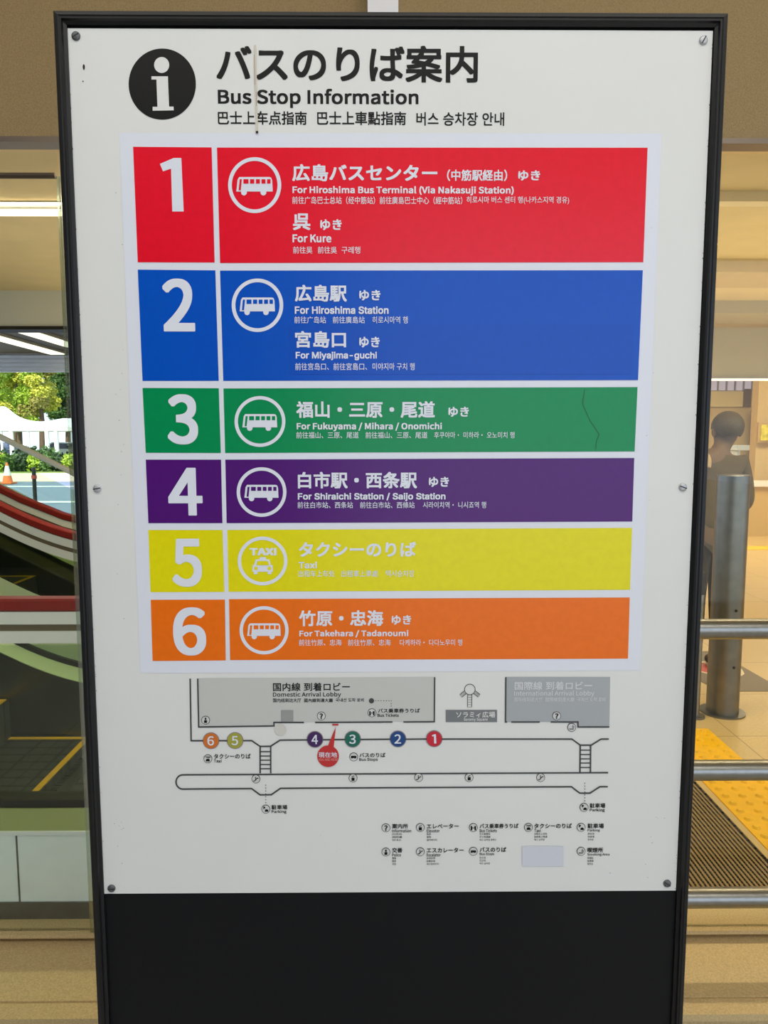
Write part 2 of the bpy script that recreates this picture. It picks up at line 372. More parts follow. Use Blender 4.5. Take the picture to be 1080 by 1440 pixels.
ROWS = {
 1: [('広島バスセンター',411,615,231.5,255.4,HB),('（中筋駅経由）',628.5,713,238.8,255,HB*.8),('ゆき',728.5,759.3,240,254.2,HB),
     ('For Hiroshima Bus Terminal (Via Nakasuji Station)',411.5,722.2,262,275,EB),
     ('前往广岛巴士总站（经中筋站）前往廣島巴士中心（經中筋站）',411,650,276.8,287.4,SB),('히로시마 버스 센터 행(나카스지역 경유)',656,800,276.6,287.6,SB),
     ('呉',412,436.5,300.5,323.9,HB),('ゆき',450.4,480.6,308.7,323.9,HB),('For Kure',411.5,466,330,341.2,EB),
     ('前往吴',412.2,439.3,347,356.8,SB),('前往吳',447,473.7,347,356.8,SB),('구레행',480.4,506.7,347,356.9,SB)],
 2: [('広島駅',414.8,487.9,400.8,424.5,HB),('ゆき',505.2,535,408,422.8,HB),('For Hiroshima Station',414.8,546.4,431,441.7,EB),
     ('前往广岛站',414,458.5,445.2,454.9,SB),('前往廣島站',468,513,445.2,454.9,SB),('히로시마역 행',523.7,573.4,445.1,455,SB),
     ('宮島口',415.2,486.7,465.8,489.2,HB),('ゆき',505.2,534,473.8,488.7,HB),('For Miyajima-guchi',416,530,494.8,506.8,EB),
     ('前往宫岛口、前往宮島口、',415.2,516.3,510.6,520.6,SB),('미야지마 구치 행',524,583,510.6,520.6,SB)],
 3: [('福山・三原・尾道',416.7,611.5,564.2,587.6,HB),('ゆき',630.4,659.3,572,586.2,HB),('For Fukuyama / Mihara / Onomichi',417.4,621.3,594.2,606.4,EB),
     ('前往福山、三原、尾道',416.7,504.4,607.3,616.4,SB),('前往福山、三原、尾道',514,601,607.3,616.4,SB),('후쿠야마・ 미하라・ 오노미치 행',610.4,723.4,607.3,616.3,SB)],
 4: [('白市駅・西条駅',419,586.4,663.5,686.8,HB),('ゆき',603,631.2,670.5,684.6,HB),('For Shiraichi Station / Saijo Station',419,626.4,693,704.6,EB),
     ('前往白市站、西条站',418.5,496.3,705.5,714.5,SB),('前往白市站、西條站',506.3,583,705.5,714.5,SB),('시라이치역・ 니시죠역 행',594.8,683.4,705.4,714.5,SB)],
 5: [('タクシーのりば',420.4,585,762,782.8,HB),('Taxi',420,445.8,789.8,799.2,EB),('出租车上车处',419.6,470.7,801.8,811,SB),('出租車上車處',480,531.5,801.8,811,SB),('택시승차장',542.6,582.7,801.7,811,SB)],
 6: [('竹原・忠海',420.7,539,858,880.2,HB),('ゆき',550.7,578.2,864.8,878.2,HB),('For Takehara / Tadanoumi',421,574.2,885.8,896.2,EB),
     ('前往竹原、忠海',420.4,480.4,898.8,907.6,SB),('前往竹原、忠海',489.3,549.3,898.8,907.6,SB),('다케하라・ 다다노우미 행',562.2,650,898.8,907.6,SB)]}
for k in range(1, 7):
    c = MR[k]
    s = MB(); quad(s, TILE[k], c, 1); o = s.build('number_tile', sheet, 'flat'); o['label'] = CN[k]+' number tile'
    s = MB(); numeral(s, k, *NUM[k], M_sheet, 2, .034); s.build('numeral', sheet, 'flat')
    s = MB(); quad(s, BAR[k], c, 1)
    if k == 3: line(s, [(822,548),(819,568),(829.6,592),(836,601),(842.6,611),(838.5,620),(837.8,631)], 1.0, mat('green_crease', (0,98,56), .5), 2)
    o = s.build('destination_bar', sheet, 'flat'); o['label'] = CN[k]+' destination bar'
    if k == 2:
        s = MB(); quad(s, [(406,457.2),(890.5,456.4),(889,526.3),(405.5,526.6)], mat('vinyl_blue_patch', (2,76,184), .26, spec=.34, var=.03, scale=90), 2)
        o = s.build('correction_patch', sheet, 'flat'); o['label'] = 'blue correction patch'
    u0, u1, v0, v1 = ICON[k]; u, v, ru, rv = (u0+u1)/2, (v0+v1)/2, (u1-u0)/2, (v1-v0)/2
    s = MB(); annulus(s, u, v, ru, rv, 5.2 if k < 3 else 4.8, M_sheet, 2)
    if k == 5: taxi(s, u, v, ru, rv, M_sheet, c, 2)
    else: bus(s, u, v, ru, rv, M_sheet, c, 2)
    s.build('taxi_pictogram' if k == 5 else 'bus_pictogram', sheet, 'flat')
    s = MB()
    for t in ROWS[k]: text(s, t[0], t[1], t[2], t[3], t[4], M_sheet, 3 if k == 2 else 2, t[5], True)
    s.build('lettering', sheet, 'flat')

# plan of the stops
M_line = mat('map_line', (62,63,64), .4); M_lob = mat('map_lobby', (194,195,190), .4); M_lob2 = mat('map_lobby_dark', (164,168,171), .4); M_mid = mat('map_grey', (148,150,148), .4)
s = MB()
LW = 2.1
for pts in ([(267.6,954),(269,1041.3),(286,1041.3)], [(278.2,954),(279.6,1022),(385.4,1020.6),(385.4,1015.6),(427.6,1015.6)], [(443,1015.6),(552,1015)],
            [(567.2,1015),(610.7,1014.6),(611.2,952)], [(308,1041.3),(320,1041.3)], [(342,1041.3),(354,1041.2),(365.8,1049.3),(380.6,1049.2),(393.8,1040.6),(434,1040.2)],
            [(454,1040),(486,1039.7)], [(507,1039.6),(549,1039.2)], [(570,1039.2),(600,1039)], [(621,1039),(804,1039),(816,1047.6),(831.3,1047.6),(845,1039),(856,1039)],
            [(366,1049),(366,1087)], [(380.8,1049),(380.8,1087)], [(815.8,1047),(815.4,1086)], [(830.4,1047),(830.2,1086)],
            [(711.3,952),(710.8,1015),(713,1015)], [(718.7,1015),(759,1015)], [(774.2,1015),(812.6,1015),(812.6,1022),(856.7,1022)]): line(s, pts, LW, M_line, 1)
arc = [(257.6-9.9*math.sin(math.pi*i/16), 1099.3-10*math.cos(math.pi*i/16)) for i in range(17)]
line(s, [(855,1086.2)]+arc+[(354,1108.6),(365.9,1117.4),(381.7,1117.2),(394.6,1108.2),(803.5,1106),(815.2,1115),(829.5,1115),(843.2,1106),(854.6,1106)], LW, M_line, 1)
for y in (1056.7,1062.8,1068.7,1074.8,1080.7): line(s, [(366,y),(380.8,y)], 1.6, M_line, 1)
for y in (1054.6,1060.8,1066.8,1072.7,1079): line(s, [(815.8,y),(830.2,y)], 1.6, M_line, 1)
for i in range(7): disk(s, 373.9, 1103.6+i*4.08, .75, .75, M_line, 2, 8); disk(s, 822.2, 1100.8+i*4.1, .75, .75, M_line, 2, 8)
disk(s, 522.4, 985.2, 3.7, 3.7, M_line, 1, 24)
for i in range(6): disk(s, 528.3+3.75*i, 985.2, .7, .7, M_line, 1, 8)
for y in (985.2,989.2,992.6): disk(s, 550.2, y, .7, .7, M_line, 1, 8)
# plaza symbol: a round square with three stairs
annulus(s, 660.7, 969.3, 7.9, 7.9, .9, M_line, 1, 32)
def strip(mb, a, b, w):
    a, b = Vector(a), Vector(b); d = (b-a).normalized(); n = Vector((-d.y, d.x))*w/2
    line(mb, [a+n, b+n], .8, M_line, 1); line(mb, [a-n, b-n], .8, M_line, 1)
    for i in range(6):
        p = a.lerp(b, i/5); line(mb, [p+n, p-n], .45, M_line, 1)
strip(s, (660.5,977), (660.3,994), 6); strip(s, (654.5,973), (648,978.5), 4.6); strip(s, (667,973), (673.5,978), 4.6)
route_map = s.build('route_map', sign, 'flat')
s = MB(); quad(s, [(279,953.5),(610.5,951.6),(610.5,1014.5),(385.4,1015.6),(385.4,1020.6),(280,1022)], M_lob, 0); rect(s, 395.2, 998.3, 412.6, 1014.6, M_mid, 1)
disk(s, 394.6, 1026, 8.4, 8.4, mat('map_cream', (206,203,195), .4), 1); o = s.build('lobby_area', route_map, 'flat'); o['label'] = 'light grey domestic lobby area'
s = MB(); quad(s, [(711,951.7),(858,951.7),(856.8,1022),(812.6,1022),(812.6,1015),(710.8,1015)], M_lob2, 0); o = s.build('lobby_area', route_map, 'flat'); o['label'] = 'darker grey international lobby area'
s = MB(); rect(s, 626.7, 998, 699, 1015.4, mat('map_sign_grey', (116,119,122), .4), 0)
text(s, 'ソラミィ広場', 641.5, 696.2, 1000.4, 1008.9, M_white, 1, .012); text(s, 'Soramy Square', 652, 685.6, 1009.4, 1014.3, M_white, 1, .006); s.build('plaza_plate', route_map, 'flat')
for n_, u, v, c in ((6,296.9,1041.3,(205,110,36)),(5,330.7,1041,(160,158,62)),(4,443,1039.4,(62,28,88)),(3,496,1039,(10,100,82)),(2,559.6,1038.7,(8,62,124)),(1,610.6,1038.5,(192,22,48))):
    s = MB(); disk(s, u, v, 11.8, 11.8, mat('map_ring', (140,132,132), .4), 1, 40); disk(s, u, v, 10.7, 10.7, mat('stop_%d' % n_, c, .4), 2, 40)
    wx = 3.2 if n_ == 1 else 4.6
    numeral(s, n_, u-wx-.3, u+wx-.3, v-6.6, v+6.4, M_sheet, 3, .02); s.build('stop_marker', route_map, 'flat')
M_here = mat('here_red', (190,42,42), .4)
s = MB(); disk(s, 461.5, 1063, 15.2, 15.2, M_here, 2, 40); quad(s, [(472.4,1021.5),(460.7,1049.3),(469.2,1051.3)], M_here, 2); rect(s, 467.2, 1017.6, 476, 1020, M_here, 2)
text(s, '現在地', 448.1, 474.1, 1057, 1064.6, M_sheet, 3, .012); text(s, 'YOU ARE HERE', 448, 475.2, 1065.8, 1069.4, mat('pale_pink_ink', (226,150,146), .4), 3, .002); s.build('location_marker', route_map, 'flat')
LT = [('国内線 到着ロビー',384,492,959.8,971.6,.014),('Domestic Arrival Lobby',384,479.6,973,981,.004),('国内线到达大厅',384,423.6,981.8,987.4,.01),('國內線到達大廳',427.8,468,981.8,987.4,.01),('국내선 도착 로비',472,511.7,981.4,986.8,.008),
      ('バス乗車券うりば',531.6,590.4,996,1002.2,.016),('Bus Tickets',530.8,560.8,1003.2,1007.8,.006),('バスのりば',505.5,542,1058.4,1064.6,.016),('Bus Stops',505.2,531.2,1065.6,1070.8,.006),
      ('タクシーのりば',301,352.6,1059.8,1066.6,.016),('Taxi',300.8,311.8,1067.6,1072,.006),('駐車場',382,404.2,1131.6,1138,.018),('Parking',382,403,1138.8,1144,.006),
      ('駐車場',829.2,851,1129.2,1135.8,.018),('Parking',829.2,850.3,1136.5,1141.8,.006)]
for t in LT:
    s = MB(); text(s, t[0], t[1], t[2], t[3], t[4], M_ink, 1, t[5]); s.build('map_lettering', route_map, 'flat')
M_faint = mat('ink_pale', (216,217,219), .4)
for t in (('国際線 到着ロビー',723.7,832.4,958.3,969.8,.010),('International Arrival Lobby',723,835.6,971,979.8,.002),('国际线到达大厅',723,763,980.4,986.4,.0),('國際線到達大廳',767,807.4,980.4,986.4,.0),('국제선 도착 로비',811.5,851,980.4,986.4,.0)):
    s = MB(); text(s, t[0], t[1], t[2], t[3], t[4], M_faint, 1, t[5]); s.build('map_lettering', route_map, 'flat')
def picto(mb, kind, u, v, r=6.1):
    disk(mb, u, v, r, r, M_ink, 1, 32); disk(mb, u, v, r-.75, r-.75, mat('picto_white', (206,206,204), .4), 2, 32)
    q = lambda pts: quad(mb, [(u+a*r, v+b*r) for a, b in pts], M_ink, 3)
    if kind == 'q': text(mb, '?', u-.38*r, u+.38*r, v-.62*r, v+.62*r, M_ink, 3, .04, False, True)
    elif kind == 'bus': bus(mb, u, v, r*.95, r*.95, M_ink, M_sheet, 3, False)
    elif kind == 'taxi':
        text(mb, 'TAXI', u-.55*r, u+.55*r, v-.6*r, v-.25*r, M_ink, 3, .02); q([(-.25,-.05),(.25,-.05),(.45,.22),(.45,.55),(-.45,.55),(-.45,.22)])
    elif kind == 'park':
        text(mb, 'P', u-.55*r, u-.1*r, v-.62*r, v-.05*r, M_ink, 3, .04); q([(.0,.0),(.42,.0),(.6,.25),(.6,.55),(-.2,.55),(-.2,.25)])
    elif kind == 'elev':
        q([(-.35,-.12),(.35,-.12),(.35,.6),(-.35,.6)]); q([(-.3,-.22),(-.16,-.6),(-.02,-.22)]); q([(.02,-.6),(.3,-.6),(.16,-.22)])
    elif kind == 'esc':
        line(mb, [(u-.62*r,v+.42*r),(u-.25*r,v+.42*r),(u+.3*r,v-.22*r),(u+.62*r,v-.22*r)], 1.15, M_ink, 3); disk(mb, u-.08*r, v-.42*r, .13*r, .13*r, M_ink, 3, 12)
        line(mb, [(u-.08*r,v-.25*r),(u-.08*r,v+.1*r)], 1.0, M_ink, 3)
    elif kind == 'tick':
        q([(-.62,-.42),(-.3,-.42),(-.3,-.1),(.0,-.02),(.0,.14),(-.3,.12),(-.22,.58),(-.62,.58)]); q([(.25,-.42),(.62,-.42),(.62,.58),(.22,.58),(.3,.12),(.04,.14),(.04,-.02),(.25,-.1)])
    elif kind == 'pol':
        disk(mb, u, v-.3*r, .2*r, .2*r, M_ink, 3, 14); q([(-.34,-.02),(.34,-.02),(.34,.6),(-.34,.6)]); q([(-.28,-.5),(.28,-.5),(.2,-.62),(-.2,-.62)])
    elif kind == 'smoke':
        q([(-.6,.25),(.45,.25),(.45,.42),(-.6,.42)]); line(mb, [(u+.3*r,v+.15*r),(u+.1*r,v-.15*r),(u+.35*r,v-.3*r),(u+.15*r,v-.6*r)], .6, M_ink, 3); line(mb, [(u+.55*r,v+.15*r),(u+.4*r,v-.1*r),(u+.6*r,v-.3*r)], .6, M_ink, 3)
for kd, u, v in (('pol',289.4,1012.4),('taxi',292.6,1066.7),('esc',360,1095),('park',373.9,1137.4),('q',451.9,1006.5),('tick',523,1002),('bus',497.4,1064),('elev',496.5,1093.7),('esc',588.7,1093),('q',782.5,1006.4),('smoke',803.8,1022.5),('elev',659.6,1093),('esc',760.2,1093),('park',821.2,1135)):
    s = MB(); picto(s, kd, u, v); s.build('pictogram', route_map, 'flat')
# legend below the plan
s = MB(); rect(s, 734.2, 1189.6, 792.2, 1217.8, mat('cover_patch', (204,207,217), .36), 1); legend = s.build('legend', sign, 'flat')
LEG = [('q',542.7,1163.7,551.4,1158,[('案内所',573.8),('Information',578.3),('问讯处',565.5),('詢問處',565.5),('안내소',564.5)]),
       ('elev',591,1163.3,600,1158,[('エレベーター',645),('Elevator',618.3),('电梯',606),('電梯',606),('엘리베이터',614.5)]),
       ('tick',665.5,1163.3,674.5,1157.8,[('バス乗車券うりば',729),('Bus Tickets',698.6),('巴士售票处',689.5),('巴士售票處',689.5),('버스 승차권 판매소',698)]),
       ('taxi',743,1163,751.2,1157.6,[('タクシーのりば',804),('Taxi',760.4),('出租车上车处',769.5),('出租車上車處',769.5),('택시 승차장',766)]),
       ('park',817,1163,826.2,1157.6,[('駐車場',849),('Parking',843.4),('停车场',835.5),('停車場',835.5),('주차장',834.5)]),
       ('pol',542.7,1197.7,551.4,1191.8,[('交番',565.8),('Police',563.8),('警察',557),('警察',557),('경찰',557)]),
       ('esc',591,1197.4,600,1191.8,[('エスカレーター',652),('Escalator',619.6),('自动扶梯',612),('自動扶梯',612),('에스컬레이터',617)]),
       ('bus',665.5,1196.7,674.5,1191,[('バスのりば',711.8),('Bus Stops',695),('巴士站',683),('巴士站',683),('버스 승차장',689)]),
       ('smoke',817,1196.7,825.8,1191.6,[('喫煙所',848),('Smoking Area',857),('吸烟处',834.5),('吸煙處',834.5),('흡연실',833.5)])]
for kd, u, v, x, y, ls in LEG:
    s = MB(); picto(s, kd, u, v); s.build('pictogram', legend, 'flat')
    s = MB()
    for i, (tx, x1) in enumerate(ls):
        a, b = ((0,6.8),(7.6,12.2),(13.2,16.0),(17.3,20.1),(21.4,24.2))[i]
        text(s, tx, x, x1, y+a, y+b, M_ink, 1, (.018,.004,.004,.004,.004)[i])
    s.build('legend_lettering', legend, 'flat')
# six slotted screws
M_screw = mat('screw_zinc', (186,188,190), .45, .4, var=.25, scale=900); M_screwd = mat('screw_worn', (96,98,100), .5, .5, var=.4, scale=900); M_slot = mat('screw_slot', (38,38,38), .7)
for u, v, ang, m in ((107,51,-32,M_screwd),(989,57,-62,M_screw),(137,687,-10,M_screw),(960,685,20,M_screw),(157,1249,0,M_screwd),(938,1242,35,M_screwd)):
    q = onsign(u, v); r = .0062
    bm = MB(); n = 28
    rings = [(r, 0), (r, -.0012), (r*.86, -.0024), (r*.5, -.0030)]
    vs = [(q.x+a*math.cos(2*math.pi*i/n), y, q.z+a*math.sin(2*math.pi*i/n)) for a, y in rings for i in range(n)]
    fs = [(j*n+i, j*n+(i+1) % n, (j+1)*n+(i+1) % n, (j+1)*n+i) for j in range(3) for i in range(n)] + [tuple(range(3*n, 4*n))]
    bm.add(vs, fs, m); sc = bm.build('screw', sign, True)
    a = math.radians(-ang); d = Vector((math.cos(a), 0, math.sin(a))); w = Vector((-d.z, 0, d.x))*.0008; c = Vector((q.x, -.0032, q.z))
    bm = MB(); bm.add([c-d*r*.9-w, c+d*r*.9-w, c+d*r*.9+w, c-d*r*.9+w], [(0,1,2,3)], M_slot); bm.build('slot', sc, 'flat')

# ------------------------------------------------------------------ guard rail in front of the doors
gr = thing('guard_rail', 'brushed steel guard rail of three horizontal tubes beside the sign', 'railing')
RD = 1.95
for v in (884.5, 1083, 1262):
    q = at(1030, v, RD); s = MB(); s.tube([(0.60, Y(RD), q.z), (2.6, Y(RD), q.z)], .0285, M_steel, 28); s.build('rail', gr, True)
for x in (0.66, 2.45):
    s = MB(); s.tube([(x, Y(RD)+.03, -.034), (x, Y(RD)+.03, 1.0)], .024, M_steel, 20); s.tube([(x, Y(RD)+.03, -.036), (x, Y(RD)+.03, -.026)], .055, M_steel, 24); s.build('upright', gr, True)

# big cut-off post inside
b = onz(1019, 1004)
pr = .083; px, py = b.x, b.y+.03
pt = thing('steel_post', 'thick dull steel post with round base plate standing behind the rails', 'post')
top = 1.5-.0486*(py-CAM.y)
s = MB(); s.tube([(px, py, .006), (px, py, top-.004)], pr, M_dsteel, 40); s.tube([(px, py, top-.004), (px, py, top)], [pr, pr-.004], M_dsteel, 40); s.build('shaft', pt, True)
s = MB(); s.tube([(px, py, 0), (px, py, .008)], .118, M_dsteel, 40); s.build('base_plate', pt, True)
for u, v in ((1035, 859), (1032, 939)):
    d = ray(u, v).normalized(); oc = CAM-Vector((px, py, 0)); A = d.x**2+d.y**2; B = oc.x*d.x+oc.y*d.y; Cc = oc.x**2+oc.y**2-(pr+.0005)**2; t = (-B-math.sqrt(max(0, B*B-A*Cc)))/A
    q = CAM+d*t; nrm = Vector((q.x-px, q.y-py, 0)).normalized()
    s = MB(); s.tube([q-nrm*.004, q+nrm*.002], .008, mat('rubber_black', (18,18,18), .7), 14); s.build('bolt_hole', pt, True)
q = onz(980, 1008)
tp = thing('thin_post', 'slim steel post on the hall floor left of the thick post', 'post')
s = MB(); s.tube([(q.x-.01, q.y, 0), (q.x-.01, q.y, .68)], .021, M_steel, 20); s.build('shaft', tp, True)
s = MB(); s.tube([(q.x-.01, q.y, 0), (q.x-.01, q.y, .012)], .05, M_dsteel, 20); s.build('base_plate', tp, True)
s = MB(); s.tube([(q.x-.01, q.y, .68), (q.x-.01, q.y, .80)], .026, mat('rubber_black', (18,18,18), .7), 20); s.build('cap', tp, True)

# tactile paving strip towards the doors
M_yel = mat('tactile_yellow', (246,190,0), .5, var=.06, scale=30)
def tactile(name, label, x0, y0, x1, y1, pitch, group=None, rad=.018):
    s = MB(); z = .006; s.box((x0, y0, 0), (x1, y1, z), M_yel)
    nx, ny = max(1, int((x1-x0)/pitch)), max(1, int((y1-y0)/pitch)); n = 14
    for i in range(nx):
        for j in range(ny):
            cx, cy = x0+(i+.5)*(x1-x0)/nx, y0+(j+.5)*(y1-y0)/ny
            vs = [(cx+r*math.cos(2*math.pi*k/n), cy+r*math.sin(2*math.pi*k/n), zz) for r, zz in ((rad, z), (rad*.62, z+.009)) for k in range(n)]
            s.add(vs, [(k, (k+1) % n, n+(k+1) % n, n+k) for k in range(n)]+[tuple(range(n, 2*n))], M_yel)
    o = s.build(name, None, True); return tag(o, label, 'paving', group)
a = onz(975, 1095); b = onz(1030, 1058); c = onz(990, 1026); d = onz(1080, 1203)
TX0, TX1 = (a.x+d.x)/2+.02, b.x+.005
tactile('tactile_paving', 'bright yellow studded tactile paving strip in front of the post', TX0, Y(2.33), TX1, c.y, .060, None, .017)
f = onz(1030, 771)
tactile('tactile_paving', 'far yellow guide line across the hall floor behind the post', 0.6, f.y-.16, 10.6, f.y+.16, .5, None, .03)
# entrance grating
gt = thing('floor_grating', 'dark ribbed entrance mat grating beside yellow paving', 'grating')
GX0, GX1, GY0, GY1 = .50, TX0-.035, Y(2.20), onz(975, 1092).y+.12
M_gpit = mat('grating_pit', (40,34,24), .9); M_gbar = mat('grating_bar', (150,128,88), .5, .3)
box('pit', (GX0, GY0, .0005), (GX1, GY1, .0025), M_gpit, gt)
s = MB(); i = 0; x = GX0+.006
while x < GX1-.008: s.box((x, GY0, .0025), (x+.0085, GY1, .009), M_gbar); x += .0165
s.build('rib', gt)
s = MB(); y = GY0+.01
while y < GY1-.01:
    s.box((GX0, y, .0025), (GX1, y+.006, .0075), M_gpit); y += .014 if y < Y(2.42) else .05
s.build('cross_bar', gt)
box('edge_strip', (GX1, GY0, 0), (GX1+.028, GY1, .008), mat('edge_strip_pale', (206,178,120), .5), gt)
# big sticker on the hall floor
M_fs = mat('floor_sticker_grey', (112,98,78), .5); M_fr = mat('floor_sticker_red', (205,52,46), .5); M_fw = mat('floor_sticker_white', (228,214,180), .5)
s = MB()
def fpoly(pts, m, z): s.add([tuple(onz(u, v).xy)+(z,) for u, v in pts], [tuple(range(len(pts)))], m)
s.add([tuple(onz(u, v).xy)+(z,) for z in (.0005, .002) for u, v in ((900,972),(900,916),(1003,916),(1043,937),(1092,965),(1092,972.5),(1010,972.5),(1000,967),(975,952))],
      [tuple(range(9, 18))]+[(i, (i+1) % 9, 9+(i+1) % 9, 9+i) for i in range(9)], M_fs)
fpoly([(940,931),(1003,930),(1043,941),(1047,948),(1043,951),(1003,950),(975,943)], M_fw, .0026)
fpoly([(940,933),(990,932.5),(1000,942),(1001,948),(975,942)], M_fr, .0032)
tag(s.build('floor_sticker', None, 'flat'), 'grey floor sticker with red and white emblem on hall floor', 'sticker')

# ------------------------------------------------------------------ escalators
M_hand = mat('handrail_red', (150,34,26), .35); M_cream = mat('guide_cream', (250,248,236), .35); M_groove = mat('guide_groove', (112,98,72), .5)
M_panel = mat('escalator_panel', (240,248,242), .4, .0, var=.03, scale=20); M_skirt = mat('escalator_skirting', (112,112,106), .45, .6, var=.15, scale=20)
M_deck = mat('deck_green', (164,172,104), .45, .2); M_gask = mat('gasket_black', (26,26,22), .5)
M_eg = glass('balustrade_glass', (.82,.90,.80), .05); M_egreen = mat('green_band', (235,250,196), .4); M_egreen.node_tree.nodes['Principled BSDF'].inputs['Alpha'].default_value = .8
M_step = tiles('escalator_step', (58,60,56), (10,10,10), 0.15, 0.075, .5, .2, .007); M_plate = tiles('landing_plate', (76,78,74), (14,14,13), 0.16, 0.10, .45, .3, .008, grain=220)
M_stainless = mat('inner_skirt_steel', (120,120,112), .28, 1.0); M_whitetrim = mat('trim_bright', (236,240,234), .35)
XA, XB, SL = -1.18, -1.80, .51
XOFF = 0.0
def zo(x):
    x -= XOFF
    if x > XA: return 0
    if x > XB: return SL*(XA-x)**2/(2*(XA-XB))
    return SL*(XA-XB)/2 + SL*(XB-x)
XS = [-.25-.05*i for i in range(0, 32)] + [-1.9-.25*i for i in range(0, 9)]
def path(y, z, xs=XS): return [(x, y, z+zo(x)) for x in xs]
def rectp(a, b, c, d): return [(a, b), (c, b), (c, d), (a, d)]
def balustrade(es, D, side, slim=False):
    """side -1: outer face towards the pavement; +1 towards the hall"""
    y = Y(D)
    s = MB(); s.sweep(rectp(-.028, -.012, .028, .028), path(y, .985), M_whitetrim if slim else M_hand)  # slim rail coloured white to imitate a sunlit edge
    end = [(-.25+.26*math.sin(math.pi*i/12), y, .985-.30*(1-math.cos(math.pi*i/12))) for i in range(13)]
    s.tube([(a, b, c+.008) for a, b, c in end], .027, M_hand, 12); s.build('handrail', es, True, bevel=.008)
    s = MB()
    if slim: s.sweep(rectp(-.015, 0, .015, .02), path(y, .955), M_cream)
    else: s.sweep(rectp(-.022, 0, .022, .040), path(y, .932), M_cream); s.sweep(rectp(-.015, 0, .015, .022), path(y, .91), M_groove); s.sweep(rectp(-.022, 0, .022, .038), path(y, .872), M_cream); s.build('handrail_guide', es)
    s = MB(); s.sweep(rectp(-.005, 0, .005, .50), path(y, .36), M_eg); s.build('glass_panel', es)
    s = MB(); s.sweep(rectp(-.03, 0, .03, .03), path(y, .335), M_gask); s.build('gasket', es)
    xs = XS
    s = MB(); s.sweep([(-.075*1, 0), (.075, 0), (.035, .055), (-.035, .055)], path(y, .285), M_deck if side < 0 else M_egreen); s.build('deck', es)
    if side > 0:
        s = MB(); s.sweep(rectp(-.007, 0, -.0055, .27), path(y, .365), M_egreen); s.build('tinted_band', es)
    s = MB(); s.sweep(rectp(-.08, 0, .08, .012), path(y, .276), M_whitetrim if side < 0 else M_stainless); s.build('deck_edge', es)
    # outer cladding reaches the floor on the flat, a slanting band on the rise
    s = MB()
    lo = lambda x: 0.0 if x > -1.5 else zo(x)-.75*min(1, (-1.5-x)/1.2) if zo(x)-.75*min(1, (-1.5-x)/1.2) > 0 else 0.0
    yy = y+side*.07
    vs = []
    for x in XS: vs += [(x, yy-.006, lo(x)), (x, yy+.006, lo(x)), (x, yy+.006, .276+zo(x)), (x, yy-.006, .276+zo(x))]
    n = len(XS); fs = [(i*4+k, i*4+(k+1) % 4, (i+1)*4+(k+1) % 4, (i+1)*4+k) for i in range(n-1) for k in range(4)]+[(0,1,2,3), tuple(range(4*n-4, 4*n))]
    s.add(vs, fs, M_panel if side < 0 else M_stainless)
    s.build('outer_panel', es)
    if side < 0:
        box('panel_joint', (-1.152, yy-.008, .055), (-1.147, yy-.006, .276), M_skirt, es)
        box('skirting', (-3.0, yy-.012, 0), (-.25, yy-.006, .055), M_skirt, es)
    # inner skirt along the steps
    s = MB(); s.sweep(rectp(-.006, 0, .006, .27), path(y-side*.075, .005), M_stainless); s.build('inner_skirt', es)
def escalator(D0, D1, label, slim=False, xoff=0.0):
    global XOFF; XOFF = xoff
    es = thing('escalator', label, 'escalator', group='escalators in the hall')
    balustrade(es, D0, -1); balustrade(es, D1, 1, slim)
    ya, yb = Y(D0)+.085, Y(D1)-.085
    box('landing_plate', (-1.39, ya, 0), (-.2, yb, .012), M_plate, es)
    s = MB(); x = -1.39
    k = int((yb-ya)/.022)
    for i in range(k): s.box((x-.035, ya+i*(yb-ya)/k, .008), (x, ya+i*(yb-ya)/k+.012, .016), M_steel)
    s.box((x, ya, .012), (x+.05, yb, .016), M_steel); s.build('comb', es)
    s = MB(); s.box((x+.15, ya+.12, .012), (x+.18, yb-.12, .0145), M_yel); s.build('yellow_line', es)
    x = -1.42
    for i in range(6):
        z = max(0, zo(x-.2)-.03)
        st = box('step', (x-.40, ya, max(-.02, z-.24)), (x-.002, yb, z+.004), M_step, es)
        s = MB(); s.box((x-.40, ya+.01, z+.004), (x-.01, ya+.035, z+.007), M_yel); s.box((x-.40, yb-.035, z+.004), (x-.01, yb-.01, z+.007), M_yel); s.box((x-.035, ya+.04, z+.004), (x-.008, yb-.04, z+.007), M_yel); s.build('yellow_edge', st)
        x -= .40
escalator(2.19, 3.46, 'nearest escalator with red handrail and white side panel behind the glass')
escalator(4.25, 5.45, 'farther escalator with red handrail rising behind the nearest one', True, -.35)

# ------------------------------------------------------------------ lamps
M_lamp = mat('lamp_white', (255,246,222), .5, emit=1.5)
def ceiling_lamp(label, a, b, z, cat='lamp', group=None):
    t = thing('ceiling_lamp', label, cat, group=group)
    box('housing', (a[0]-.02, a[1]-.02, z-.03), (b[0]+.02, b[1]+.02, z), mat('lamp_housing', (200,196,186), .5), t)
    box('diffuser', (a[0], a[1], z-.042), (b[0], b[1], z-.03), M_lamp, t); return t
ceiling_lamp('long pale ceiling light running across above the escalators', (-4.0, Y(3.44)), (-1.25, Y(3.51)), 2.6)
ceiling_lamp('slanting bright ceiling strip farther from the sign', (-4.62, Y(7.2)), (-4.42, Y(10.2)), 2.74, group='bright ceiling strips over the far opening')
ceiling_lamp('slanting bright ceiling strip nearer to the sign', (-4.05, Y(6.3)), (-3.85, Y(9.4)), 2.74, group='bright ceiling strips over the far opening')
q = onz(996, 398, 2.6)
t = thing('downlight', 'round recessed downlight in the hall ceiling right of the sign', 'lamp')
s = MB(); s.tube([(q.x, q.y, 2.585), (q.x, q.y, 2.6)], .10, mat('lamp_housing', (200,196,186), .5), 32); s.build('ring', t, True)
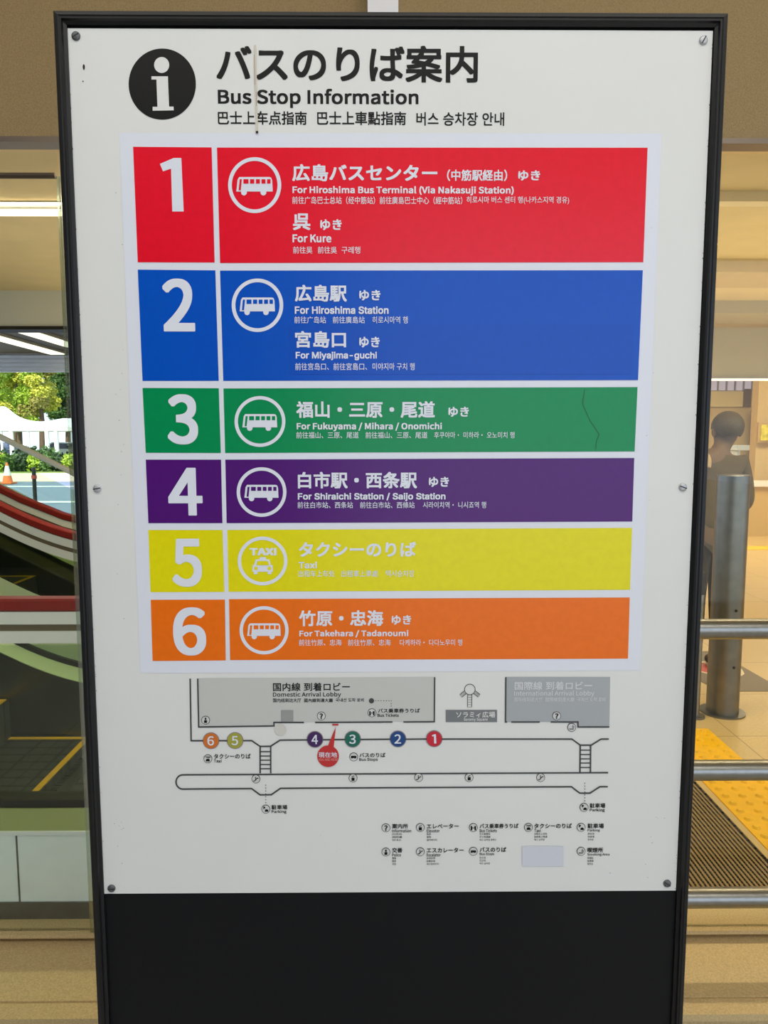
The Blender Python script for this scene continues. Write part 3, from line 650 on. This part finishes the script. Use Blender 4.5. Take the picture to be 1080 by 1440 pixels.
s = MB(); s.tube([(q.x, q.y, 2.580), (q.x, q.y, 2.585)], .08, M_lamp, 32); s.build('diffuser', t, True)
t = thing('light_strip', 'thin bright light strip under the hall bulkhead', 'lamp')
box('housing', (1.0, Y(7.06), 2.10), (10.8, Y(7.13), 2.12), mat('lamp_housing', (200,196,186), .5), t); box('diffuser', (1.0, Y(7.06), 2.085), (10.8, Y(7.12), 2.10), M_lamp, t)

# ------------------------------------------------------------------ far side of the hall
D = 17.9
def far(u0, v0, u1, v1, D=D):
    p, q = at(u0, v0, D), at(u1, v1, D); return min(p.x, q.x), max(p.x, q.x), min(p.z, q.z), max(p.z, q.z)
def slab(name, r, D, th, m, parent=None): return box(name, (r[0], Y(D)-th/2, r[2]), (r[1], Y(D)+th/2, r[3]), m, parent)
w = struct(slab('window_3', far(980, 533, 1068, 549), D, .05, mat('window_glow_lavender', (190,188,214), .2, emit=.35)))  # pane glows by itself to look lit from behind
s = MB()
for u in (1008, 1020, 1032, 1044, 1056): r = far(u, 533, u+1.2, 549); s.box((r[0], Y(D)-.06, r[2]), (r[1], Y(D)-.02, r[3]), mat('window_bar', (150,150,168), .5))
o = s.build('window_bar', w)
t = thing('notice_board', 'cream notice board high on the far hall wall above the person', 'board')
slab('board', far(980, 550, 1045, 572), 17.95, .08, mat('notice_cream', (214,206,160), .5), t); slab('end_post', far(1046, 547, 1055, 572), 17.93, .12, mat('olive_brown', (108,92,44), .6), t)
r = far(1051, 577, 1062, 702); tag(slab('door_panel', (r[0], r[1], 0, r[3]), 17.7, .08, mat('grey_glass_panel', (120,124,132), .25)), 'tall grey glazed door panel on far wall behind the person', 'door')
r = far(1062, 560, 1076, 702, 12); tag(slab('pillar', (r[0], r[1], 0, 3.4), 12, .2, M_beige), 'cream pillar in the hall beyond the thick post', 'pillar')
t = thing('reflection_panel', 'yellow green framed panel built for a tree reflection, on pillar at right edge', 'reflection_panel')  # framed panel stands in for a tree reflection
r = far(1066, 594, 1092, 622, 11.8); slab('reflection_frame', r, 11.8, .04, mat('reflection_frame', (190,164,112), .5), t); slab('reflection_face', (r[0]+.04, r[1]-.04, r[2]+.03, r[3]-.04), 11.77, .02, mat('reflection_yellow', (208,200,70), .5, var=.5, scale=9), t)
t = thing('counter', 'low beige counter with white top beyond the thick post', 'counter')
r = far(1054, 690, 1120, 720, 11.0); box('body', (r[0], Y(11.0), 0), (r[1], Y(11.6), .78), mat('counter_beige', (206,176,112), .5), t); box('worktop', (r[0]-.05, Y(10.95), .78), (r[1], Y(11.65), .84), mat('counter_white', (236,236,232), .3), t)
t = thing('display_shelf', 'pale blue display shelf behind the counter', 'shelf')
r = far(1030, 626, 1100, 633, 15); slab('shelf_board', r, 15, .4, mat('pale_blue', (196,214,232), .4), t); slab('side_panel', (r[0]+.02, r[0]+.08, 0, r[2]), 15, .36, mat('pale_blue', (196,214,232), .4), t); slab('side_panel', (r[1]-.08, r[1]-.02, 0, r[2]), 15, .36, mat('pale_blue', (196,214,232), .4), t)
r = far(960, 640, 1003, 705, 9.0); tag(box('bench', (r[0], Y(9.0), 0), (r[1], Y(9.5), .46), mat('bench_brown', (104,86,50), .6), bevel=.03), 'dark brown bench block on the floor behind the person', 'bench')

# ------------------------------------------------------------------ reflected person, built as a figure in the hall
PX, PY = at(1005, 620, 4.55).x, Y(4.55)
def skin(name, pts, edges, m, parent, sub=2, root=0):
    me = bpy.data.meshes.new(name); me.from_pydata([(PX-p[0], PY-p[1], p[2]) for p in pts], edges, [])
    o = bpy.data.objects.new(name, me); COL.objects.link(o); o.parent = parent
    o.modifiers.new('skin', 'SKIN'); sv = me.skin_vertices[0].data
    for i, p in enumerate(pts): sv[i].radius = (p[3], p[4] if len(p) > 4 else p[3]); sv[i].use_root = (i == root)
    sb = o.modifiers.new('sub', 'SUBSURF'); sb.levels = sub; sb.render_levels = sub
    dg = bpy.context.evaluated_depsgraph_get(); m2 = bpy.data.meshes.new_from_object(o.evaluated_get(dg)); o.modifiers.clear(); o.data = m2
    m2.materials.clear(); m2.materials.append(m)
    m2.polygons.foreach_set('use_smooth', [True]*len(m2.polygons)); return o
M_skin = mat('skin', (120,94,62), .6); M_top = mat('shirt_olive', (98,84,48), .85, var=.1, scale=30); M_trou = mat('trousers_dark', (58,52,36), .85); M_hair = mat('hair_dark', (84,72,44), .6); M_shoe = mat('shoe_black', (24,22,20), .5)
pe = thing('person', 'reflection of a person with dark hair and olive brown top, built as a figure behind the thick post', 'person')
# body, one continuous surface: pelvis, spine, neck, head, legs, arms (hands with fingers follow)
pts = [(0,0,.90,.13,.10),(0,0,1.05,.125,.095),(0,0,1.22,.14,.10),(0,0,1.345,.12,.085),(-.03,0,1.42,.054),(-.06,-.005,1.475,.055),(-.075,-.02,1.525,.076,.084),(-.078,-.012,1.59,.079,.092),(-.078,-.005,1.64,.056,.066),
       (-.08,0,.84,.085),(-.085,-.01,.48,.062),(-.085,.015,.09,.042),(-.085,-.12,.035,.035),
       (.08,0,.84,.085),(.085,-.01,.48,.062),(.085,.015,.09,.042),(.085,-.12,.035,.035),
       (-.17,0,1.36,.058),(-.225,.0,1.10,.046),(-.17,-.19,.98,.034),(-.155,-.26,.97,.026),
       (.17,0,1.36,.058),(.225,.0,1.10,.046),(.17,-.19,.98,.034),(.155,-.26,.97,.026)]
edges = [(0,1),(1,2),(2,3),(3,4),(4,5),(5,6),(6,7),(7,8),(0,9),(9,10),(10,11),(11,12),(0,13),(13,14),(14,15),(15,16),(3,17),(17,18),(18,19),(19,20),(3,21),(21,22),(22,23),(23,24)]
k = len(pts)
for sx, w_ in ((-1, 20), (1, 24)):
    wx, wy, wz = pts[w_][:3]
    for j, (off, ln) in enumerate(((-.022,.055),(-.008,.065),(.007,.06),(.02,.048))):
        pts += [(wx+off, wy-.045, wz-.005, .0095), (wx+off*1.1, wy-.045-ln*.6, wz-.012, .0085), (wx+off*1.1, wy-.045-ln, wz-.035, .0075)]
        edges += [(w_, k), (k, k+1), (k+1, k+2)]; k += 3
    pts += [(wx-sx*.032, wy-.02, wz+.01, .010), (wx-sx*.044, wy-.05, wz+.008, .0085)]; edges += [(w_, k), (k, k+1)]; k += 2
body = skin('body', pts, edges, M_skin, pe)
skin('shirt', [(0,0,.88,.145,.115),(0,0,1.05,.137,.107),(0,0,1.22,.152,.112),(0,0,1.345,.13,.095),(-.02,0,1.40,.07),(-.17,0,1.36,.07),(-.225,0,1.10,.058),(-.185,-.15,1.0,.046),(.17,0,1.36,.07),(.225,0,1.10,.058),(.185,-.15,1.0,.046)],
     [(0,1),(1,2),(2,3),(3,4),(3,5),(5,6),(6,7),(3,8),(8,9),(9,10)], M_top, pe)
skin('trousers', [(0,0,.92,.14,.11),(-.08,0,.84,.098),(-.085,-.01,.48,.075),(-.085,.015,.12,.06),(.08,0,.84,.098),(.085,-.01,.48,.075),(.085,.015,.12,.06)], [(0,1),(1,2),(2,3),(0,4),(4,5),(5,6)], M_trou, pe)
for sx in (-.085, .085): skin('shoe', [(sx,.03,.045,.042,.045),(sx,-.05,.04,.044,.04),(sx,-.13,.034,.04,.034)], [(0,1),(1,2)], M_shoe, pe)
# hair cap, ears, face
def blob(name, c, r, m, parent, cut=None):
    bm = bmesh.new(); bmesh.ops.create_uvsphere(bm, u_segments=28, v_segments=20, radius=1)
    if cut: bmesh.ops.delete(bm, geom=[v for v in bm.verts if cut(v.co)], context='VERTS')
    for v in bm.verts: v.co = Vector((PX-c[0]-v.co.x*r[0], PY-c[1]-v.co.y*r[1], c[2]+v.co.z*r[2]))
    me = bpy.data.meshes.new(name); bm.to_mesh(me); bm.free(); me.materials.append(m); me.polygons.foreach_set('use_smooth', [True]*len(me.polygons))
    o = bpy.data.objects.new(name, me); COL.objects.link(o); o.parent = parent; return o
blob('hair', (-.078,.004,1.585), (.095,.110,.100), M_hair, pe, lambda c: c.z < -.62+1.15*max(0, -c.y-.1))
blob('ear', (-.160,.0,1.552), (.014,.022,.032), M_skin, pe); blob('ear', (.006,.0,1.552), (.014,.022,.032), M_skin, pe)
blob('nose', (-.077,-.106,1.545), (.014,.02,.024), M_skin, pe)
for sx in (-.034, .034): blob('eye', (sx-.077,-.093,1.570), (.014,.010,.008), mat('eye_dark', (40,30,24), .3), pe)
blob('mouth', (-.077,-.096,1.508), (.026,.008,.006), mat('lips', (140,84,74), .5), pe)
st = MB(); pts_ = [(PX-.095+.02*math.cos(a), PY+.12*math.sin(a)*1.05, 1.33+.085*math.cos(a)) for a in [math.pi*i/14-math.pi/2 for i in range(15)]]
st.tube(pts_, .018, mat('strap_pale', (186,160,116), .7), 10); st.build('bag_strap', pe, True)

# ------------------------------------------------------------------ forecourt reflected in the glass on the left, built as objects beyond it
gz = 0.0
struct(box('road', (-60, Y(13), -.12), (4, Y(26.5), -.02), mat('asphalt_blue', (112,124,146), .8, var=.08, scale=3)))
struct(box('sidewalk', (-60, Y(26.5), -.12), (4, Y(33), .0), mat('pink_paving', (222,200,182), .8, var=.06, scale=2)))
struct(box('ground_lawn', (-70, Y(33), -.12), (4, Y(90), .02), mat('lawn', (120,140,64), .9, var=.3, scale=2)))
s = MB(); s.box((-60, Y(17.5), -.02), (0, Y(17.8), -.012), mat('road_white', (226,226,226), .7)); s.box((-60, Y(23.5), -.02), (0, Y(23.8), -.012), mat('road_white', (226,226,226), .7)); struct(s.build('trim_12'))
def leaves(mb, c, r, n, m, size):
    for i in range(n):
        d = Vector((random.gauss(0,1), random.gauss(0,1), random.gauss(0,1))).normalized()*random.uniform(.6,1.08)
        d *= 1+.35*noise.noise(d*2.3+Vector(c))
        p = Vector(c)+Vector((d.x*r[0], d.y*r[1], d.z*r[2])); a = Vector((random.gauss(0,1), random.gauss(0,1), random.gauss(0,1))).normalized(); b = a.orthogonal().normalized()
        w = size*random.uniform(.6,1.3); mb.add([p-a*w, p+b*w*.6, p+a*w, p-b*w*.6], [(0,1,2,3)], m)
def core(mb, c, r, m):
    bm = bmesh.new(); bmesh.ops.create_icosphere(bm, subdivisions=3, radius=1)
    for v in bm.verts: v.co *= .7*(1+.25*noise.noise(v.co*2+Vector(c)))
    mb.add([(c[0]+v.co.x*r[0], c[1]+v.co.y*r[1], c[2]+v.co.z*r[2]) for v in bm.verts], [tuple(v.index for v in f.verts) for f in bm.faces], m); bm.free()
G = [mat('leaf_lime', (150,176,48), .6), mat('leaf_yellow', (190,190,66), .6), mat('leaf_deep', (72,104,40), .6), mat('leaf_dark', (40,64,28), .7), mat('leaf_bronze', (146,140,62), .6)]  # foliage colours from lime to very dark green
M_bark = mat('bark', (96,78,58), .9, var=.3, scale=8)
def tree(x, D, h, r, cols, label):
    t = thing('tree', label, 'tree', group='trees beyond the white tent'); y = Y(D)
    s = MB(); s.tube([(x, y, 0), (x+.1, y, h*.35), (x, y, h*.7)], [.22,.16,.08], M_bark, 10); s.build('trunk', t, True)
    s = MB(); rnd = random.Random(int(x*10))
    for i in range(13):
        a = rnd.uniform(0, 6.28); c = (x+r*.75*math.cos(a)*rnd.random()**.5, y+r*.75*math.sin(a)*rnd.random()**.5, h*rnd.uniform(.36,.9)); rr = r*rnd.uniform(.36,.52)
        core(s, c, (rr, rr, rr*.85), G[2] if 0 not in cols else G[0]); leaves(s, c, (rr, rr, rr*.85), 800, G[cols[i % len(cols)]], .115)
    s.build('crown', t, 'flat')
for u, D_, h, r, cols, lb in ((-14,49,7.6,1.3,[0,1,0],'tall lime green tree behind white tent at left photo edge'),(26,54.5,8.2,1.4,[0,1,1,0],'bright yellow green tree rising behind the white tent peak'),(58,49,7.4,1.25,[0,1,4],'olive yellow tree between lime tree and dark tree'),
                              (94,54.5,8.8,1.4,[2,4,3,2],'dark green tree behind the white tent beside the sign frame'),(126,49,7.8,1.25,[2,0,2],'mid green tree mostly hidden by the sign frame'),
                              (-18,63,10.5,1.95,[0,2,1],'pale lime tree in the back row at left photo edge'),(57,63,10.6,1.95,[4,0,2],'bronze green tree in the back row above the tent'),(132,63,10.5,1.95,[2,3,2],'deep green tree in the back row behind the sign'),
                              (20,70,11.5,1.95,[0,1,2],'lime tree farthest back above the tent peak'),(94,70,11.5,1.95,[2,4,3],'dark olive tree farthest back beside the sign frame')):
    tree(at(u, 600, D_).x, D_, h, r, cols, lb)
def hedge(name, label, u0, u1, D, z1, m_list, depth=1.0, cat='hedge', size=.10):
    xa, xb = at(u0, 640, D).x, at(u1, 640, D).x; s = MB(); n = max(2, int((xb-xa)/(z1*.7)))
    for i in range(n):
        c = (xa+(xb-xa)*(i+.5)/n, Y(D), z1*.5); r = ((xb-xa)/n*.72, depth*.5, z1*.55)
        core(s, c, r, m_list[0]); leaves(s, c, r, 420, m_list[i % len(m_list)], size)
    return tag(s.build(name, None, 'flat'), label, cat)
hedge('hedge', 'long clipped green hedge at the road edge behind the escalators', -40, 190, 34.5, .78, [G[2], G[3], G[0]])
hedge('shrub', 'dark rounded shrub in front of the white tent columns', 24, 78, 37.6, 1.15, [G[3], G[2]], 1.4, 'shrub')
hedge('shrub', 'dark rounded shrub beside the sign frame before the tent', 100, 150, 37.6, 1.2, [G[3], G[3], G[2]], 1.4, 'shrub')
hedge('flowering_bush', 'small bush with pink flowers at the left photo edge', -25, 8, 36.0, 1.0, [mat('flower_pink', (190,92,134), .6), G[2]], 1.0, 'bush', .09)
# white tent roof over a walkway
M_tent = mat('tent_white', (240,240,242), .6); M_tcol = mat('tent_column', (232,232,238), .5)
te = thing('tent', 'white peaked fabric tent on white columns in front of the trees', 'tent')
TD = 44; xa, xb = at(-90, 600, TD).x, at(200, 600, TD).x
s = MB(); nx, ny = 58, 10; grid = []
pk = [at(-60, 570, TD).x, at(2, 570, TD).x]
for i in range(nx+1):
    x = xa+(xb-xa)*i/nx
    for j in range(ny+1):
        yv = -2+4*j/ny; e = 1-abs(yv)/2
        z = 2.25+.5*e+.10*math.sin(x*1.9)*e
        for p_ in pk: z += .8*math.exp(-((x-p_)/.75)**2)*e
        grid.append((x, Y(TD)+yv, z))
fs = [(i*(ny+1)+j, (i+1)*(ny+1)+j, (i+1)*(ny+1)+j+1, i*(ny+1)+j+1) for i in range(nx) for j in range(ny)]
s.add(grid, fs, M_tent); s.box((xa, Y(TD)-2.02, 2.05), (xb, Y(TD)-1.96, 2.26), M_tent); s.box((xa, Y(TD)+1.96, 2.05), (xb, Y(TD)+2.02, 2.26), M_tent); s.build('tent_roof', te, True)
for u in (-60, -28, 2, 16, 40, 66, 79, 103, 140):
    x = at(u, 610, TD-1.9).x; s = MB(); s.tube([(x, Y(TD)-1.9, .02), (x, Y(TD)-1.9, 2.08)], .13 if u in (16, 66, 79) else .07, M_tcol, 14); s.build('column', te, True)
def car(u, D, c, label):
    x = at(u, 625, D).x; y = Y(D); t = thing('car', label, 'car', group='cars parked behind the tent'); m = mat('car_'+label.split()[0], c, .25, coat=.5)
    sec = [(-2.0,.28),(2.0,.28),(2.05,.62),(1.9,.80),(1.15,.92),(.65,1.36),(-.9,1.40),(-1.7,.95),(-2.02,.85)]; n = len(sec)
    s = MB(); s.add([(x+a, y+w, b) for w in (-.82,.82) for a, b in sec], [tuple(range(n)), tuple(range(n, 2*n))]+[(i, (i+1) % n, n+(i+1) % n, n+i) for i in range(n)], m); s.build('car_body', t, bevel=.05)
    s = MB()
    for w in (-.83,.83): s.add([(x+a, y+w, b) for a, b in ((1.0,.95),(.58,1.29),(-.85,1.33),(-1.45,.97))], [(0,1,2,3)], mat('car_glass', (30,38,48), .1))
    s.build('car_window', t)
    for a in (-1.25, 1.3):
        for w in (-.84,.68): s = MB(); s.tube([(x+a, y+w, .33), (x+a, y+w+.16, .33)], .31, mat('tyre', (26,26,26), .8), 20); s.build('wheel', t, True)
car(-8, 47.3, (70,84,120), 'blue car parked behind the white tent columns at left')
car(100, 47.3, (196,198,204), 'silver car parked behind the white tent columns near the sign frame')
# traffic cone and thin bollard by the kerb
p = onz(11, 680, 0.0)
t = thing('traffic_cone', 'orange and white traffic cone standing on the pink pavement', 'cone')
M_or = mat('cone_orange', (232,120,60), .5); M_cw = mat('cone_white', (240,232,226), .5)
box('base', (p.x-.22, p.y-.22, 0), (p.x+.22, p.y+.22, .05), M_or, t)
s = MB(); s.tube([(p.x, p.y, .05), (p.x, p.y, .28)], [.17,.125], M_or, 20); s.tube([(p.x, p.y, .28), (p.x, p.y, .62)], [.125,.055], M_cw, 20); s.tube([(p.x, p.y, .62), (p.x, p.y, .74)], [.055,.03], M_or, 20); s.build('cone_body', t, True)
p = onz(50, 712, -.02)
t = thing('bollard', 'thin black bollard standing at the road behind the escalators', 'bollard')
s = MB(); s.tube([(p.x, p.y, -.02), (p.x, p.y, .88)], .045, mat('bollard_black', (24,22,24), .5), 14); s.build('pole', t, True)
s = MB(); s.tube([(p.x, p.y, .62), (p.x, p.y, .70)], .06, mat('bollard_band', (160,60,60), .5), 14); s.build('band', t, True)
